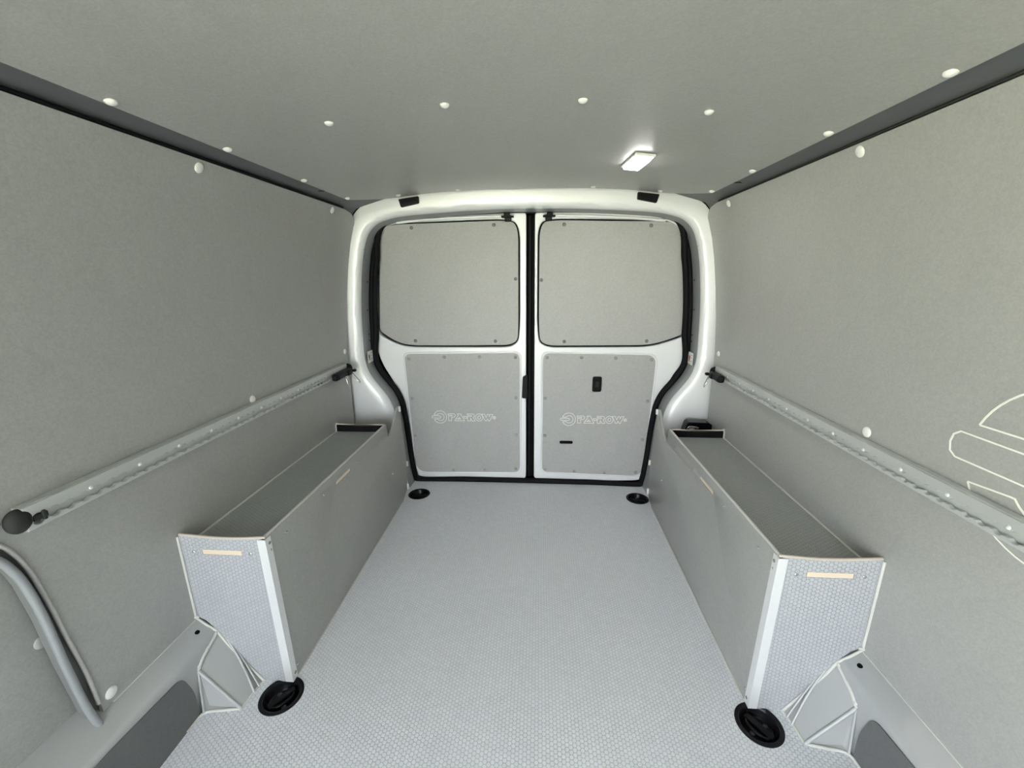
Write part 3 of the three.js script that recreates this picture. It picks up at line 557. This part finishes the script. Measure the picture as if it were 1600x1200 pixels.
// lashing eyes in round black cups
function eye([x, z], turn, label) {
  const t = thing('lashing_eye', label, 'lashing eye', [x, 0, z], undefined, 'black lashing eyes sunk into the floor');
  const cup = mesh('cup', new THREE.LatheGeometry([[0.0, -0.024], [0.030, -0.024], [0.036, -0.020], [0.041, -0.006], [0.0425, 0.001], [0.046, 0.0026], [0.051, 0.0022], [0.0535, 0.0006], [0.0535, -0.001], [0.049, -0.002]].map(([a, b]) => new THREE.Vector2(a, b)), 48), M.blackGloss, t);
  const r = mesh('ring', [tube([[-0.030, -0.014, -0.004], [-0.024, -0.010, 0.012], [0, -0.006, 0.021], [0.024, -0.010, 0.012], [0.030, -0.014, -0.004]], 0.0042, false, 40, 8), box(0.068, 0.010, 0.013, 0, -0.016, -0.006, 0.004, 3)], M.blackGloss, t);
  const lid = mesh('bridge', box(0.070, 0.008, 0.016, 0, -0.012, 0.0, 0.003, 3).translate(0, 0, -0.004), M.black, t);
  for (const [a, b] of [[-0.004, 0.016], [0.004, -0.026]]) { const sc = cap('screw', capGeo(0.006, 0.003), M.chrome, t, [a, -0.022, b], [0, 1, 0]); sc.material = M.screwDark; }
  t.rotation.y = turn;
}
eye(EYES[0], 0.95, 'black round lashing eye at the front foot of the left wheel box');
eye(EYES[1], -0.95, 'black round lashing eye at the front foot of the right wheel box');
eye(EYES[2], 0.3, 'black round lashing eye at the rear, below the left door');
eye(EYES[3], -0.3, 'black round lashing eye at the rear, below the right door');

// black covers on the portal header
[-1, 1].forEach((s) => {
  const t = thing('header_cover', s < 0 ? 'black plastic cover on the header above the left rear door' : 'black plastic cover on the header above the right rear door', 'cover', [s * 0.497, 1.359, -1.868], undefined, 'black covers on the rear header');
  const q = (l) => { const p = l.map(([x, y]) => [-s * x, y]); return s > 0 ? p.reverse() : p; };
  const g = extrude(rounded(q([[-0.034, -0.022], [0.044, -0.007], [0.044, 0.021], [-0.043, 0.010]]), 0.005), 0.014, 0.002);
  mesh('body', g.translate(0, 0, -0.001), M.black, t);
  mesh('flap', extrude(rounded(q([[-0.028, -0.010], [0.036, 0.003], [0.036, 0.014], [-0.032, 0.004]]), 0.003), 0.004, 0.001).translate(0, 0, 0.012), M.blackGloss, t);
});
// ceiling lamp
{
  const t = thing('ceiling_lamp', 'small lit rectangular lamp on the ceiling near the right rear corner', 'lamp', [0.352, ceilY(0.352) - 0.001, -1.412]);
  t.rotation.y = 0.08; t.rotation.z = -0.088;
  mesh('housing', box(0.062, 0.008, 0.150, 0, -0.004, 0, 0.003, 3), M.white, t);
  mesh('diffuser', box(0.050, 0.010, 0.122, -0.002, -0.011, 0.002, 0.004, 3), std({ color: lin(0.9, 0.9, 0.9), roughness: 0.5, emissive: lin(1, 0.98, 0.95), emissiveIntensity: 14 }), t);
  const l = new THREE.RectAreaLight(0xfffaf2, 50, 0.05, 0.125); l.position.set(0, -0.0175, 0); l.rotation.x = -Math.PI / 2; t.add(l);
}
// bracket behind the right wheel box
{
  const t = thing('latch_bracket', 'black metal bracket behind the rear end of the right wheel box', 'bracket', [0.765, 0.378, -1.80]);
  mesh('body', extrude(rounded([[-0.062, -0.02], [-0.047, 0.044], [0.046, 0.042], [0.075, 0.02], [0.075, -0.02]], [0, 0.012, 0.01, 0.01, 0], 5), 0.05, 0.003, [rounded([[-0.046, -0.016], [-0.038, 0.020], [0.0, 0.020], [0.004, -0.016]], 0.004)]).translate(0, 0, -0.03), M.blackGloss, t);
  mesh('clasp', [tube([[-0.050, 0.002, 0.022], [-0.042, 0.024, 0.022], [-0.012, 0.0235, 0.022], [0.0, 0.020, 0.022]], 0.003, false, 24, 6)], M.chrome, t);
  mesh('bolt', [new THREE.SphereGeometry(0.011, 14, 10).scale(1, 0.8, 1).translate(-0.020, 0.001, 0.012), box(0.05, 0.006, 0.012, -0.02, -0.008, 0.012, 0.002)], M.white, t);
}
scene.traverse((o) => { if (o.isLight && o.shadow) o.castShadow = true; });
renderer.render(scene, camera);
